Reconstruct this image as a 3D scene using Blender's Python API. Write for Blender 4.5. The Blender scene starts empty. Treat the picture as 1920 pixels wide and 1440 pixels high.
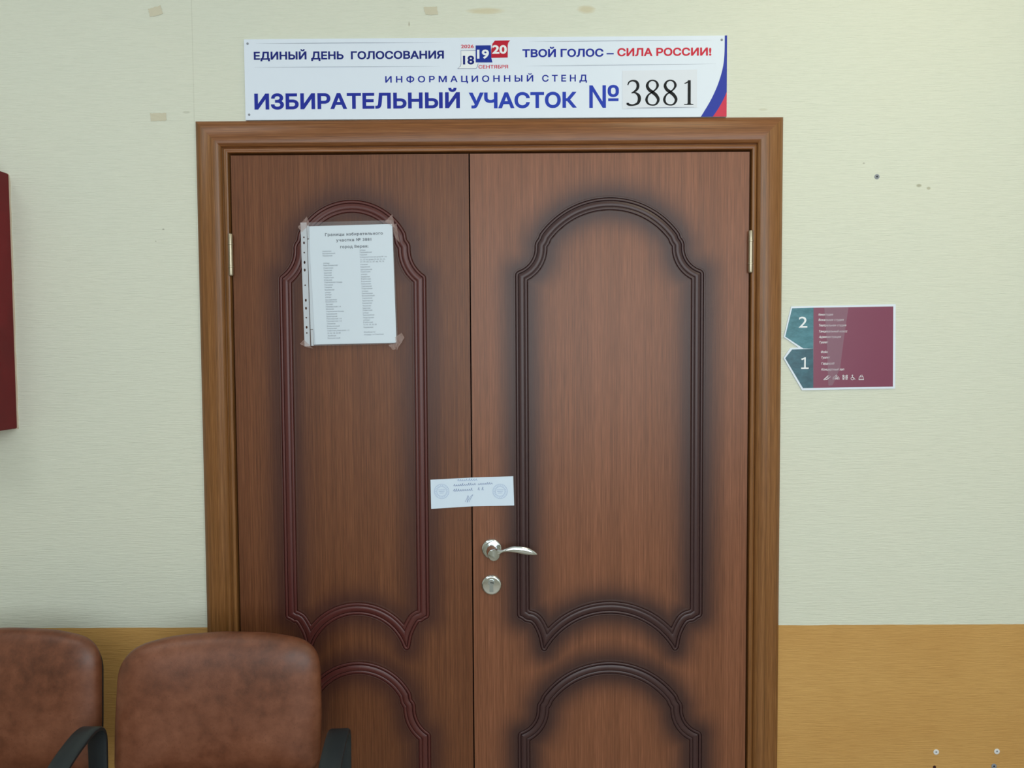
import bpy, bmesh, math, random
from mathutils import Vector, Matrix
import numpy as np
random.seed(7)
PI = math.pi
SC = bpy.context.scene
COL = SC.collection

# ------------------------------------------------------------------ camera
# X runs right along the wall, Y into the wall (wall face at y = 0), Z up
def camera():
    yaw, pitch, roll = (math.radians(a) for a in (-0.28983, -2.41591, -0.33408))
    cy, sy, cp, sp = math.cos(yaw), math.sin(yaw), math.cos(pitch), math.sin(pitch)
    f = Vector((sy*cp, cy*cp, sp)); r = Vector((cy, -sy, 0)); u = r.cross(f)
    cr, sr = math.cos(roll), math.sin(roll)
    r2 = r*cr + u*sr; u2 = u*cr - r*sr
    c = bpy.data.cameras.new('camera'); c.sensor_width = 36; c.lens = 1400/1920*36
    c.clip_start = 0.05; c.clip_end = 50
    o = bpy.data.objects.new('camera', c); COL.objects.link(o)
    m = Matrix((r2, u2, -f)).transposed().to_4x4(); m.translation = (0, -1.89, 1.505)
    o.matrix_world = m
    SC.camera = o
camera()

# ------------------------------------------------------------------ world, lights, exposure
W = bpy.data.worlds.new('world'); SC.world = W; W.use_nodes = True
W.node_tree.nodes['Background'].inputs[0].default_value = (0.55, 0.68, 0.85, 1)
W.node_tree.nodes['Background'].inputs[1].default_value = 0.15
SC.view_settings.view_transform = 'Standard'
SC.view_settings.look = 'None'
SC.view_settings.gamma = 1.0
SC.view_settings.use_curve_mapping = False
SC.view_settings.exposure = 0.0

def area(name, loc, aim, sx, sy, power, col):
    l = bpy.data.lights.new(name, 'AREA'); l.shape = 'RECTANGLE'; l.size = sx; l.size_y = sy
    l.energy = power; l.color = col
    o = bpy.data.objects.new(name, l); COL.objects.link(o)
    o.location = loc
    o.rotation_euler = (Vector(aim) - Vector(loc)).to_track_quat('-Z', 'Y').to_euler()
    return o
ROOM_X0, ROOM_X1, ROOM_Y, ROOM_H = -3.2, 2.9, -3.6, 2.95
# cool daylight through the windows opposite the door, and the two warm ceiling lamps of the corridor
area('window_daylight', (0.5, ROOM_Y+0.03, 1.85), (0.5, 0, 1.85), 3.2, 1.85, 68, (0.88, 0.95, 1.0))
area('ceiling_lamp_right', (0.95, -0.95, ROOM_H-0.06), (0.95, -0.95, 0), 0.6, 0.6, 6.6, (1.0, 0.90, 0.60))
area('ceiling_lamp_left', (-1.6, -1.2, ROOM_H-0.06), (-1.6, -1.2, 0), 0.6, 0.6, 6.5, (0.96, 0.99, 0.97))

# ------------------------------------------------------------------ helpers
def lin(h):
    h = h.lstrip('#'); o = []
    for i in (0, 2, 4):
        c = int(h[i:i+2], 16)/255
        o.append(c/12.92 if c <= 0.04045 else ((c+0.055)/1.055)**2.4)
    return (*o, 1.0)

def mat(name, col='808080', rough=0.5, metal=0.0, spec=0.5, alpha=1.0, coat=0.0):
    m = bpy.data.materials.new(name); m.use_nodes = True
    b = m.node_tree.nodes['Principled BSDF']
    b.inputs['Base Color'].default_value = lin(col)
    b.inputs['Roughness'].default_value = rough
    b.inputs['Metallic'].default_value = metal
    b.inputs['Specular IOR Level'].default_value = spec
    b.inputs['Coat Weight'].default_value = coat
    b.inputs['Alpha'].default_value = alpha
    return m

class NT:
    """short hand for node trees"""
    def __init__(s, m): s.t = m.node_tree; s.b = s.t.nodes['Principled BSDF']
    def n(s, kind, **kw):
        x = s.t.nodes.new('ShaderNode'+kind)
        for k, v in kw.items(): setattr(x, k, v)
        return x
    def l(s, a, b): s.t.links.new(a, b)
    def coord(s, scale=(1, 1, 1)):
        c = s.n('TexCoord'); mp = s.n('Mapping'); mp.inputs['Scale'].default_value = scale
        s.l(c.outputs['Object'], mp.inputs['Vector']); return mp.outputs['Vector']
    def noise(s, scale, vec=(1, 1, 1), detail=4, rough=0.55):
        x = s.n('TexNoise'); x.inputs['Scale'].default_value = scale
        x.inputs['Detail'].default_value = detail; x.inputs['Roughness'].default_value = rough
        s.l(s.coord(vec), x.inputs['Vector']); return x.outputs['Fac']
    def ramp(s, fac, stops):
        r = s.n('ValToRGB'); e = r.color_ramp.elements
        while len(e) < len(stops): e.new(0.5)
        for i, (p, c) in enumerate(stops):
            e[i].position = p; e[i].color = lin(c) if isinstance(c, str) else (c, c, c, 1)
        s.l(fac, r.inputs['Fac']); return r.outputs['Color']
    def mix(s, fac, a, b, mode='MIX'):
        x = s.n('Mix', data_type='RGBA', blend_type=mode)
        if isinstance(fac, (int, float)): x.inputs[0].default_value = fac
        else: s.l(fac, x.inputs[0])
        for i, v in ((6, a), (7, b)):
            if isinstance(v, str): x.inputs[i].default_value = lin(v)
            else: s.l(v, x.inputs[i])
        return x.outputs[2]
    def math(s, op, a, b=None, c=None, clamp=False):
        x = s.n('Math', operation=op, use_clamp=clamp)
        for i, v in enumerate((a, b, c)):
            if v is None: continue
            if isinstance(v, (int, float)): x.inputs[i].default_value = v
            else: s.l(v, x.inputs[i])
        return x.outputs[0]
    def bump(s, h, dist, strength=1.0):
        x = s.n('Bump'); x.inputs['Distance'].default_value = dist; x.inputs['Strength'].default_value = strength
        s.l(h, x.inputs['Height']); s.l(x.outputs['Normal'], s.b.inputs['Normal'])
    def col(s, c): s.l(c, s.b.inputs['Base Color'])

def wood(name, dark, mid, light, axis='Z', rough=0.42, stain=None, fine=310, gloss=0.5):
    """straight-grained veneer running along axis; stain = colour of the airbrushed toning"""
    m = mat(name, mid, rough, spec=gloss); t = NT(m)
    k = {'Z': (1, 1, 0.006), 'X': (0.006, 1, 1)}[axis]
    k2 = {'Z': (1, 1, 0.02), 'X': (0.02, 1, 1)}[axis]
    a = t.noise(fine, k, 3, 0.6)
    b = t.noise(42, k, 2, 0.5)
    c = t.noise(680, k2, 2, 0.5)
    f = t.math('ADD', t.math('MULTIPLY', a, 0.42), t.math('ADD', t.math('MULTIPLY', b, 0.16), t.math('MULTIPLY', c, 0.42)))
    colr = t.ramp(f, [(0.36, dark), (0.50, mid), (0.63, light)])
    if stain:
        at = t.n('Attribute'); at.attribute_name = 'airbrush'
        colr = t.mix(at.outputs['Fac'], colr, t.mix(0.12, stain, colr))
    t.col(colr)
    rr = t.math('ADD', t.math('MULTIPLY', a, 0.12), rough-0.06)
    t.l(rr, t.b.inputs['Roughness'])
    t.bump(f, 0.0004, 0.35)
    return m

def lk(o, parent=None):
    COL.objects.link(o)
    if parent: o.parent = parent
    return o
def mesh_obj(name, verts, faces, m, parent=None, smooth=True):
    me = bpy.data.meshes.new(name); me.from_pydata([tuple(v) for v in verts], [], faces)
    me.validate(); me.update()
    if smooth:
        for p in me.polygons: p.use_smooth = True
    me.materials.append(m)
    return lk(bpy.data.objects.new(name, me), parent)
def bm_obj(name, bm, m, parent=None, smooth=False):
    bmesh.ops.recalc_face_normals(bm, faces=bm.faces)
    me = bpy.data.meshes.new(name); bm.to_mesh(me); bm.free()
    if smooth:
        for p in me.polygons: p.use_smooth = True
    me.materials.append(m)
    return lk(bpy.data.objects.new(name, me), parent)
def autosmooth(o, deg=35):
    me = o.data
    for p in me.polygons: p.use_smooth = True
    me.set_sharp_from_angle(angle=math.radians(deg))
def box(bm, x0, x1, y0, y1, z0, z1):
    v = [bm.verts.new((x, y, z)) for x in (x0, x1) for y in (y0, y1) for z in (z0, z1)]
    for f in ((0, 1, 3, 2), (4, 6, 7, 5), (0, 4, 5, 1), (2, 3, 7, 6), (0, 2, 6, 4), (1, 5, 7, 3)):
        bm.faces.new([v[i] for i in f])
def box_obj(name, b, m, parent=None, bevel=0.0):
    bm = bmesh.new(); box(bm, *b)
    if bevel: bmesh.ops.bevel(bm, geom=bm.edges[:], offset=bevel, segments=2, affect='EDGES')
    o = bm_obj(name, bm, m, parent)
    if bevel: autosmooth(o)
    return o
def empty(name, loc, rz=0.0):
    o = bpy.data.objects.new(name, None); o.empty_display_size = 0.05
    o.location = loc; o.rotation_euler = (0, 0, rz); return lk(o)
def tag(o, label, cat, group=None):
    o['label'] = label; o['category'] = cat
    if group: o['group'] = group
    return o
def struct(o, label=None, cat=None):
    o['kind'] = 'structure'
    if label: o['label'] = label
    if cat: o['category'] = cat
    return o
def lathe(name, prof, c, m, parent=None, n=40, axis='Y'):
    """prof: (radius, height) pairs turned about an axis through c, the height going along -Y or +Z"""
    vs, fs = [], []
    for r, h in prof:
        for i in range(n):
            a = 2*PI*i/n
            if axis == 'Y': vs.append((c[0]+r*math.cos(a), c[1]-h, c[2]+r*math.sin(a)))
            else: vs.append((c[0]+r*math.cos(a), c[1]+r*math.sin(a), c[2]+h))
    for j in range(len(prof)-1):
        for i in range(n):
            a, b = j*n+i, j*n+(i+1) % n
            fs.append((a, b, b+n, a+n))
    fs.append(tuple(range(n))); fs.append(tuple(range((len(prof)-1)*n, len(prof)*n)))
    bm = bmesh.new(); bv = [bm.verts.new(v) for v in vs]
    for f in fs: bm.faces.new([bv[i] for i in f])
    o = bm_obj(name, bm, m, parent); autosmooth(o, 40); return o
def tube(bm, path, r, n=10):
    path = [Vector(p) for p in path]; rings = []
    for i, p in enumerate(path):
        d = (path[min(i+1, len(path)-1)] - path[max(i-1, 0)]).normalized()
        a = d.orthogonal().normalized() if i == 0 else (rings[-1][1] - d*rings[-1][1].dot(d)).normalized()
        b = d.cross(a)
        rr = r(i/(len(path)-1)) if callable(r) else r
        rings.append(([bm.verts.new(p + (a*math.cos(2*PI*k/n) + b*math.sin(2*PI*k/n))*rr) for k in range(n)], a))
    for (v, _), (w, _) in zip(rings, rings[1:]):
        for k in range(n): bm.faces.new((v[k], v[(k+1) % n], w[(k+1) % n], w[k]))
    bm.faces.new(rings[0][0]); bm.faces.new(rings[-1][0][::-1])
def plate(name, loops, y, m, parent=None, thick=0.0):
    """flat sheet in the XZ plane at depth y facing the room; loops[0] is the outline, the rest are holes"""
    cu = bpy.data.curves.new('tmp', 'CURVE'); cu.dimensions = '2D'; cu.fill_mode = 'BOTH' if thick else 'FRONT'
    cu.extrude = thick/2
    for lp in loops:
        s = cu.splines.new('POLY'); s.points.add(len(lp)-1); s.use_cyclic_u = True
        for p, (x, z) in zip(s.points, lp): p.co = (x, z, 0, 1)
    o = bpy.data.objects.new('tmp', cu)
    me = bpy.data.meshes.new_from_object(o)
    bpy.data.objects.remove(o); bpy.data.curves.remove(cu)
    for v in me.vertices: v.co = (v.co.x, y - v.co.z - thick/2, v.co.y)
    me.name = name; me.materials.clear(); me.materials.append(m); me.update()
    r = lk(bpy.data.objects.new(name, me), parent)
    return r
CAP = {}
from mathutils.geometry import delaunay_2d_cdt
GL = {}
def glyphs(body, bold, space, shear):
    """outlines of the words thickened by bold, filled by winding number -> (vertices, triangles)"""
    cu = bpy.data.curves.new('tmp', 'FONT'); cu.body = body; cu.size = 1
    cu.space_character = space; cu.shear = shear; cu.resolution_u = 4; cu.fill_mode = 'NONE'
    o = bpy.data.objects.new('tmp', cu); COL.objects.link(o)
    me = bpy.data.meshes.new_from_object(o)
    bpy.data.objects.remove(o); bpy.data.curves.remove(cu)
    co = [(v.co.x, v.co.y) for v in me.vertices]; nb = {}
    for e in me.edges:
        a, b = e.vertices; nb.setdefault(a, []).append(b); nb.setdefault(b, []).append(a)
    bpy.data.meshes.remove(me)
    seen = set(); loops = []
    for v in range(len(co)):
        if v in seen or v not in nb: continue
        lp = [v]; seen.add(v); nxt = v+1 if v+1 in nb[v] else nb[v][0]
        while nxt not in seen:
            lp.append(nxt); seen.add(nxt); c = [q for q in nb[nxt] if q not in seen]
            if not c: break
            nxt = c[0]
        P = np.array([co[q] for q in lp])
        keep = [k for k in range(len(P)) if np.hypot(*(P[k]-P[k-1])) > 1e-5]; P = P[keep]
        if len(P) >= 3: loops.append(P)
    area2 = lambda P: float(np.sum(P[:, 0]*np.roll(P[:, 1], -1)-np.roll(P[:, 0], -1)*P[:, 1]))
    ar = [area2(P) for P in loops]; out = []
    for n, P in enumerate(loops):
        if bold:
            hole = any(abs(ar[k]) > abs(ar[n]) and ar[k]*ar[n] < 0 and inside(loops[k], P[:1])[0] for k in range(len(loops)) if k != n)
            sgn = (1 if ar[n] > 0 else -1)*(-1 if hole else 1)
            a = P-np.roll(P, 1, axis=0); b = np.roll(P, -1, axis=0)-P
            a /= np.linalg.norm(a, axis=1)[:, None]; b /= np.linalg.norm(b, axis=1)[:, None]
            na = np.stack([a[:, 1], -a[:, 0]], 1)*sgn; nbm = np.stack([b[:, 1], -b[:, 0]], 1)*sgn
            m = na+nbm; m /= np.maximum(np.linalg.norm(m, axis=1), 0.2)[:, None]
            k = 1/np.clip(np.einsum('ij,ij->i', m, na), 0.55, 1)
            P = P+m*(bold*k)[:, None]
        out.append(P)
    V = np.concatenate(out); E = []; n = 0
    for P in out: E += [(n+k, n+(k+1) % len(P)) for k in range(len(P))]; n += len(P)
    vv, _, tt = delaunay_2d_cdt([Vector(p) for p in V], E, [], 0, 1e-6)[:3]
    vv = np.array([tuple(p) for p in vv]); tt = [t for t in tt if len(t) == 3]
    C = np.array([vv[list(t)].mean(axis=0) for t in tt]); wn = np.zeros(len(C), int)
    for P in out:
        for p, q in zip(P, np.roll(P, -1, axis=0)):
            if p[1] == q[1]: continue
            up = (p[1] <= C[:, 1]) & (q[1] > C[:, 1]); dn = (q[1] <= C[:, 1]) & (p[1] > C[:, 1])
            s_ = (q[0]-p[0])*(C[:, 1]-p[1])-(C[:, 0]-p[0])*(q[1]-p[1])
            wn += (up & (s_ > 0)).astype(int)-(dn & (s_ < 0)).astype(int)
    return vv, [t for t, w in zip(tt, wn) if w != 0]
def lettering(name, body, x0, x1, z0, cap, y, m, parent=None, bold=0.0, space=1.0, tilt=0.0, shear=0.0):
    """printed words: x0..x1 wide, baseline z0, capitals cap high, lying on the face at depth y; bold thickens every stroke"""
    if bold not in CAP:
        q, _ = glyphs('Н', bold, 1, 0); CAP[bold] = (q[:, 1].min(), q[:, 1].max())
    lo, hi = CAP[bold]
    key = (body, bold, space, shear)
    if key not in GL: GL[key] = glyphs(*key)
    vv, tt = GL[key]; a, b = vv[:, 0].min(), vv[:, 0].max()
    kx = (x1-x0)/(b-a); kz = cap/(hi-lo); ct, st = math.cos(tilt), math.sin(tilt)
    vs = [(x0 + (p[0]-a)*kx*ct - (p[1]-lo)*kz*st, y, z0 + (p[0]-a)*kx*st + (p[1]-lo)*kz*ct) for p in vv]
    return mesh_obj(name, vs, tt, m, parent, smooth=False)
def spline(pts, n=10, closed=False):
    """Catmull-Rom through tuples of any length"""
    P = [np.array(p, float) for p in pts]; out = []; N = len(P)
    for i in range(N if closed else N-1):
        p0, p1, p2, p3 = (P[(i+k) % N] if closed else P[min(max(i+k, 0), N-1)] for k in (-1, 0, 1, 2))
        for k in range(n):
            t = k/n
            out.append(0.5*((2*p1)+(p2-p0)*t+(2*p0-5*p1+4*p2-p3)*t*t+(3*p1-p0-3*p2+p3)*t**3))
    if not closed: out.append(P[-1])
    return out
def stroke(vs, fs, pts, y, w=None, closed=False):
    """flat pen stroke in the XZ plane; pts are (x, z) with one width or (x, z, width)"""
    n = len(pts); base = len(vs)
    for i, p in enumerate(pts):
        a = pts[(i-1) % n] if closed else pts[max(i-1, 0)]; b = pts[(i+1) % n] if closed else pts[min(i+1, n-1)]
        dx, dz = b[0]-a[0], b[1]-a[1]; L = math.hypot(dx, dz) or 1
        ww = (w if w is not None else p[2])/2
        vs.append((p[0]-dz/L*ww, y, p[1]+dx/L*ww)); vs.append((p[0]+dz/L*ww, y, p[1]-dx/L*ww))
    for i in range(n if closed else n-1):
        j = (i+1) % n
        fs.append((base+2*i, base+2*i+1, base+2*j+1, base+2*j))
def strokes(name, lines, y, m, parent=None, w=0.001):
    vs, fs = [], []
    for k, (pts, closed) in enumerate(lines): stroke(vs, fs, pts, y - k*2e-6, w if len(pts[0]) == 2 else None, closed)
    return mesh_obj(name, vs, fs, m, parent, smooth=False)
def circle(cx, cz, r, n=24, rz=None):
    return [(cx+r*math.cos(2*PI*i/n), cz+(rz or r)*math.sin(2*PI*i/n)) for i in range(n)]

# ------------------------------------------------------------------ materials
def wall_material():
    m = mat('painted_wallpaper', 'e2e2c8', 0.62, spec=0.35); t = NT(m)
    tc = t.n('TexCoord'); sx = t.n('SeparateXYZ'); t.l(tc.outputs['Object'], sx.inputs[0])
    x, z = sx.outputs['X'], sx.outputs['Z']
    streak = t.noise(30, (0.55, 1, 9), 4, 0.6)
    fine = t.noise(95, (0.30, 1, 5), 3, 0.6)
    blot = t.noise(2.2, (1, 1, 1), 3, 0.5)
    cream = t.mix(t.math('MULTIPLY', blot, 0.8), 'dde3d5', 'e4e4d2')
    cream = t.mix(t.math('MULTIPLY', t.ramp(streak, [(0.45, 0.0), (0.75, 1.0)]), 0.22), cream, 'c5cdbd')
    for px, pz, rx, rz, c, s in ((1.0102, 1.9158, 0.007, 0.004, 'a9a890', 0.8), (1.0343, 1.909, 0.005, 0.004, 'b4b29a', 0.8),
                                 (0.872, 1.972, 0.003, 0.002, '8f8f80', 0.6), (-0.07, 2.352, 0.045, 0.008, 'd3c9a6', 0.7),
                                 (0.18, 2.354, 0.022, 0.010, 'd0c6a4', 0.7), (0.62, 2.106, 0.011, 0.003, 'bdb99e', 0.35),
                                 (-0.26, 2.322, 0.002, 0.006, 'a39c82', 0.6), (-0.82, 2.11, 0.010, 0.003, 'a9aa96', 0.4),
                                 (-0.885, 1.82, 0.003, 0.002, '8e8e80', 0.6), (-0.905, 1.79, 0.002, 0.002, '8e8e80', 0.5)):
        dx = t.math('DIVIDE', t.math('SUBTRACT', x, px), rx); dz = t.math('DIVIDE', t.math('SUBTRACT', z, pz), rz)
        d = t.math('ADD', t.math('MULTIPLY', dx, dx), t.math('MULTIPLY', dz, dz))
        d = t.math('ADD', d, t.math('MULTIPLY', fine, 1.2))
        k = t.math('MULTIPLY', t.math('SUBTRACT', 1.9, d, clamp=True), s, clamp=True)
        cream = t.mix(k, cream, c)
    # the joint between two lengths of paper
    seam = t.math('LESS_THAN', t.math('ABSOLUTE', t.math('ADD', x, 0.8005)), 0.0011)
    cream = t.mix(t.math('MULTIPLY', seam, 0.22), cream, 'a8aa96')
    ochre = t.ramp(t.noise(3.0, (1, 1, 1.4), 4, 0.6), [(0.3, 'c99a58'), (0.7, 'd2a562')])
    ochre = t.mix(t.math('MULTIPLY', t.ramp(streak, [(0.42, 0.0), (0.7, 1.0)]), 0.30), ochre, 'aa7d42')
    wob = t.math('MULTIPLY', t.math('SUBTRACT', t.noise(14, (1, 1, 0.01), 3), 0.5), 0.003)
    edge = t.math('ADD', 0.8025, wob)
    below = t.math('LESS_THAN', z, edge)
    t.col(t.mix(below, cream, ochre))
    h = t.math('ADD', t.math('MULTIPLY', streak, 0.7), t.math('MULTIPLY', fine, 0.5))
    t.bump(h, 0.0022, 0.9)
    return m
M = {}
M['wall'] = wall_material()
M['door_left'] = wood('door_veneer_red', '593420', '6d4229', '805134', 'Z', 0.40, '3a1f1f', gloss=0.35)
M['door_right'] = wood('door_veneer_brown', '6a4029', '805036', '955f44', 'Z', 0.40, '2e1c1f', gloss=0.42)
M['mould_left'] = mat('mahogany_lacquer', '552724', 0.38)
M['mould_right'] = mat('dark_plum_lacquer', '3e2627', 0.38)
M['case_v'] = wood('casing_veneer', '674522', '82562f', '976a3e', 'Z', 0.33, fine=150, gloss=0.4)
M['case_h'] = wood('casing_veneer_across', '673f22', '82522e', '98663e', 'X', 0.33, fine=150, gloss=0.4)
M['dark'] = mat('dark_gap_backing', '1c100c', 0.7)  # near-black so that the gaps around the leaves stay dark
M['white_room'] = mat('ceiling_paint', 'e8e8e2', 0.8)
M['far_wall'] = mat('far_wall_paint', 'dcdcd2', 0.75)
M['floor'] = mat('floor_tile', 'a39a8a', 0.45)
M['pvc'] = mat('white_plastic_sheet', 'e2edfb', 0.38)
M['blue'] = mat('blue_ink', '1f2f9e', 0.45, spec=0.2)
M['navy'] = mat('navy_ink', '17247a', 0.45, spec=0.2)
M['royal'] = mat('royal_blue_ink', '2540b6', 0.42, spec=0.2)
M['red'] = mat('red_ink', 'cf2b42', 0.45, spec=0.2)
M['crimson'] = mat('crimson_ink', 'be1c34', 0.45, spec=0.2)
M['grey_ink'] = mat('grey_ink', '8d97ab', 0.5)
M['black_ink'] = mat('black_ink', '0d1116', 0.5, spec=0.2)
M['white_ink'] = mat('white_ink', 'eef3f8', 0.45)
M['sticker'] = mat('white_paper_sticker', 'e0e7f2', 0.55)
M['paper'] = mat('white_paper', 'e0edf8', 0.6)
M['paper_back'] = mat('white_paper_underneath', 'd3dee8', 0.6)
M['print'] = mat('faded_grey_print', '8b98a6', 0.7)
M['print_dark'] = mat('grey_print', '5f6a78', 0.7)
M['slip'] = mat('pale_blue_paper', 'dcedff', 0.6)
M['pen'] = mat('pale_blue_pen', '9bb2d8', 0.7)
M['pencil'] = mat('blue_grey_pen', '8294bd', 0.7)
M['chrome'] = mat('chrome', 'e8f0f4', 0.13, 1.0)
M['satin'] = mat('satin_nickel', 'b3a993', 0.34, 0.85)
M['satin_chrome'] = mat('satin_chrome', 'c6d2d8', 0.24, 1.0)
M['keyhole'] = mat('dark_keyhole', '10141a', 0.6)
M['plug_grey'] = mat('grey_plastic', '8d939c', 0.5)
M['plug_white'] = mat('white_plastic', 'e4e6e8', 0.5)
M['hole'] = mat('drill_hole', '3a1512', 0.9)
M['black'] = mat('black_plastic', '1d262b', 0.42)
M['frame'] = mat('black_metal', '14171a', 0.4)
M['tape_old'] = mat('yellowed_tape', 'cfcab2', 0.45)
M['pale_edge'] = mat('worn_pale_edge', 'd8c4ae', 0.7)

def clear(name, col, alpha, rough):
    m = mat(name, col, rough, alpha=alpha); m.surface_render_method = 'BLENDED'
    return m
M['film'] = clear('clear_film', 'd6dee6', 0.14, 0.15)
M['strip'] = clear('milky_film', 'cdd5de', 0.88, 0.30)
M['tape'] = clear('clear_tape', 'c8aca4', 0.34, 0.2)
M['plate_streak'] = clear('translucent_streak', 'b79aac', 0.35, 0.15)

def leather():
    m = mat('brown_leatherette', '7a4630', 0.42, spec=0.55); t = NT(m)
    a = t.noise(9, (1, 1, 1), 5, 0.65); b = t.noise(38, (1, 1, 1), 4, 0.6); c = t.noise(420, (1, 1, 1), 2, 0.5)
    col = t.ramp(t.math('ADD', t.math('MULTIPLY', a, 0.65), t.math('MULTIPLY', b, 0.35)), [(0.34, '552f1e'), (0.5, '72432d'), (0.68, '86543c')])
    sp = t.ramp(t.noise(260, (1, 1, 1), 2, 0.5), [(0.60, 0.0), (0.74, 1.0)])
    col = t.mix(t.math('MULTIPLY', sp, 0.35), col, '4a2718')
    t.col(col)
    t.l(t.math('ADD', t.math('MULTIPLY', b, 0.16), 0.36), t.b.inputs['Roughness'])
    t.bump(t.math('ADD', t.math('MULTIPLY', c, 0.4), b), 0.0007, 0.35)
    return m
M['leather'] = leather()
def red_board():
    m = mat('dark_red_paint', '6a0e16', 0.5, spec=0.25); t = NT(m)
    t.col(t.ramp(t.noise(7, (1, 1, 0.6), 4, 0.6), [(0.35, '620c14'), (0.65, '74121b')]))
    return m
M['red_board'] = red_board()
def teal(name, a, b):
    m = mat(name, a, 0.3); t = NT(m)
    t.col(t.ramp(t.noise(70, (0.5, 1, 1), 5, 0.7), [(0.35, a), (0.65, b)])); return m
M['teal'] = teal('teal_print', '2d6b78', '4a8796')
M['teal_dark'] = teal('dark_teal_print', '244f5e', '37697a')
M['maroon'] = mat('maroon_print', '82405a', 0.3)

# ------------------------------------------------------------------ the room
OPX0, OPX1, OPZ = -0.7600, 0.6340, 2.050         # hole in the wall for the door frame
bm = bmesh.new()
for b in ((ROOM_X0-0.2, OPX0, 0, 0.2, 0, ROOM_H), (OPX1, ROOM_X1+0.2, 0, 0.2, 0, ROOM_H), (OPX0, OPX1, 0, 0.2, OPZ, ROOM_H)): box(bm, *b)
bmesh.ops.remove_doubles(bm, verts=bm.verts[:], dist=1e-5)
struct(bm_obj('wall_back', bm, M['wall']), 'cream wallpapered wall with an ochre lower band around the door', 'wall')
struct(box_obj('floor', (ROOM_X0-0.2, ROOM_X1+0.2, ROOM_Y-0.2, 0.25, -0.1, 0), M['floor']), 'grey-beige tiled floor below the chairs', 'floor')
struct(box_obj('ceiling', (ROOM_X0-0.2, ROOM_X1+0.2, ROOM_Y-0.2, 0.2, ROOM_H, ROOM_H+0.1), M['white_room']), 'white ceiling above the door wall', 'ceiling')
struct(box_obj('wall_left', (ROOM_X0-0.2, ROOM_X0, ROOM_Y, 0, 0, ROOM_H), M['far_wall']), 'cream side wall to the left', 'wall')
struct(box_obj('wall_right', (ROOM_X1, ROOM_X1+0.2, ROOM_Y, 0, 0, ROOM_H), M['far_wall']), 'cream side wall to the right', 'wall')
bm = bmesh.new()
wx0, wx1, wz0, wz1 = -1.1, 2.1, 0.92, 2.78
Y0, Y1 = ROOM_Y-0.2, ROOM_Y
for b in ((ROOM_X0-0.2, wx0, Y0, Y1, 0, ROOM_H), (wx1, ROOM_X1+0.2, Y0, Y1, 0, ROOM_H), (wx0, wx1, Y0, Y1, 0, wz0), (wx0, wx1, Y0, Y1, wz1, ROOM_H)): box(bm, *b)
struct(bm_obj('wall_front', bm, M['far_wall']), 'cream wall with a window opposite the door', 'wall')
win = struct(box_obj('window_1', (wx0, wx1, Y0+0.10, Y0+0.11, wz0, wz1), mat('window_glass', 'dfeaf0', 0.05)), 'wide window in the wall opposite the door', 'window')
bm = bmesh.new()
for b in ((wx0, wx0+0.07, wz0, wz1), (wx1-0.07, wx1, wz0, wz1), (0.47, 0.53, wz0, wz1), (wx0, wx1, wz0, wz0+0.07), (wx0, wx1, wz1-0.07, wz1)):
    box(bm, b[0], b[1], Y0+0.08, Y0+0.13, b[2], b[3])
bm_obj('window_frame', bm, M['white_room'], win)

# ------------------------------------------------------------------ door casing, jamb
def sweep_casing(name, il, ir, it, prof, mv, mh, y0=0.0, zb=0.0):
    """profile (distance out from the inner edge, height off the wall) taken up the left, over and down the right"""
    bm = bmesh.new(); rows = []
    for d, h in prof:
        rows.append([bm.verts.new(p) for p in ((il-d, y0-h, zb), (il-d, y0-h, it+d), (ir+d, y0-h, it+d), (ir+d, y0-h, zb))])
    for a, b in zip(rows, rows[1:]):
        for k in range(3):
            f = bm.faces.new((a[k], a[k+1], b[k+1], b[k])); f.material_index = 1 if k == 1 else 0; f.smooth = True
    bmesh.ops.recalc_face_normals(bm, faces=bm.faces)
    me = bpy.data.meshes.new(name); bm.to_mesh(me); bm.free()
    me.materials.append(mv); me.materials.append(mh)
    me.set_sharp_from_angle(angle=math.radians(38))
    return lk(bpy.data.objects.new(name, me))
CASE = [(0, 0), (0, 0.0095), (0.0012, 0.0115), (0.004, 0.0145), (0.009, 0.0172), (0.016, 0.0190), (0.024, 0.0196), (0.032, 0.0190), (0.041, 0.0172), (0.050, 0.0140), (0.057, 0.0102), (0.062, 0.0068), (0.0643, 0.0045), (0.065, 0.003), (0.065, 0)]
struct(sweep_casing('trim_1', -0.7312, 0.6040, 2.0212, CASE, M['case_v'], M['case_h']), 'rounded brown wooden casing around the double door', 'door casing')
JAMB = [(0.0, 0.0), (0.0, 0.050), (0.0005, 0.0535), (0.003, 0.0555), (0.0062, 0.0560), (0.0100, 0.0550), (0.0118, 0.0535), (0.042, 0.0535), (0.042, 0.0)]
struct(sweep_casing('trim_2', -0.7170, 0.5922, 2.0078, [(d, h-0.05) for d, h in JAMB], M['case_v'], M['case_h']), 'brown door frame between casing and leaves', 'door frame')
bm = bmesh.new()
for b in ((-0.76, -0.700, 0.046, 0.10, 0, 2.05), (0.575, 0.634, 0.046, 0.10, 0, 2.05), (-0.70, 0.575, 0.046, 0.10, 1.992, 2.05), (-0.70, 0.575, 0.12, 0.13, 0, 2.0)): box(bm, *b)  # rebate stops, plus an unseen board added to keep light out
struct(bm_obj('trim_3', bm, M['dark']), 'dark rebate and added light-blocking board behind the door leaves', 'door frame')

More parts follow.
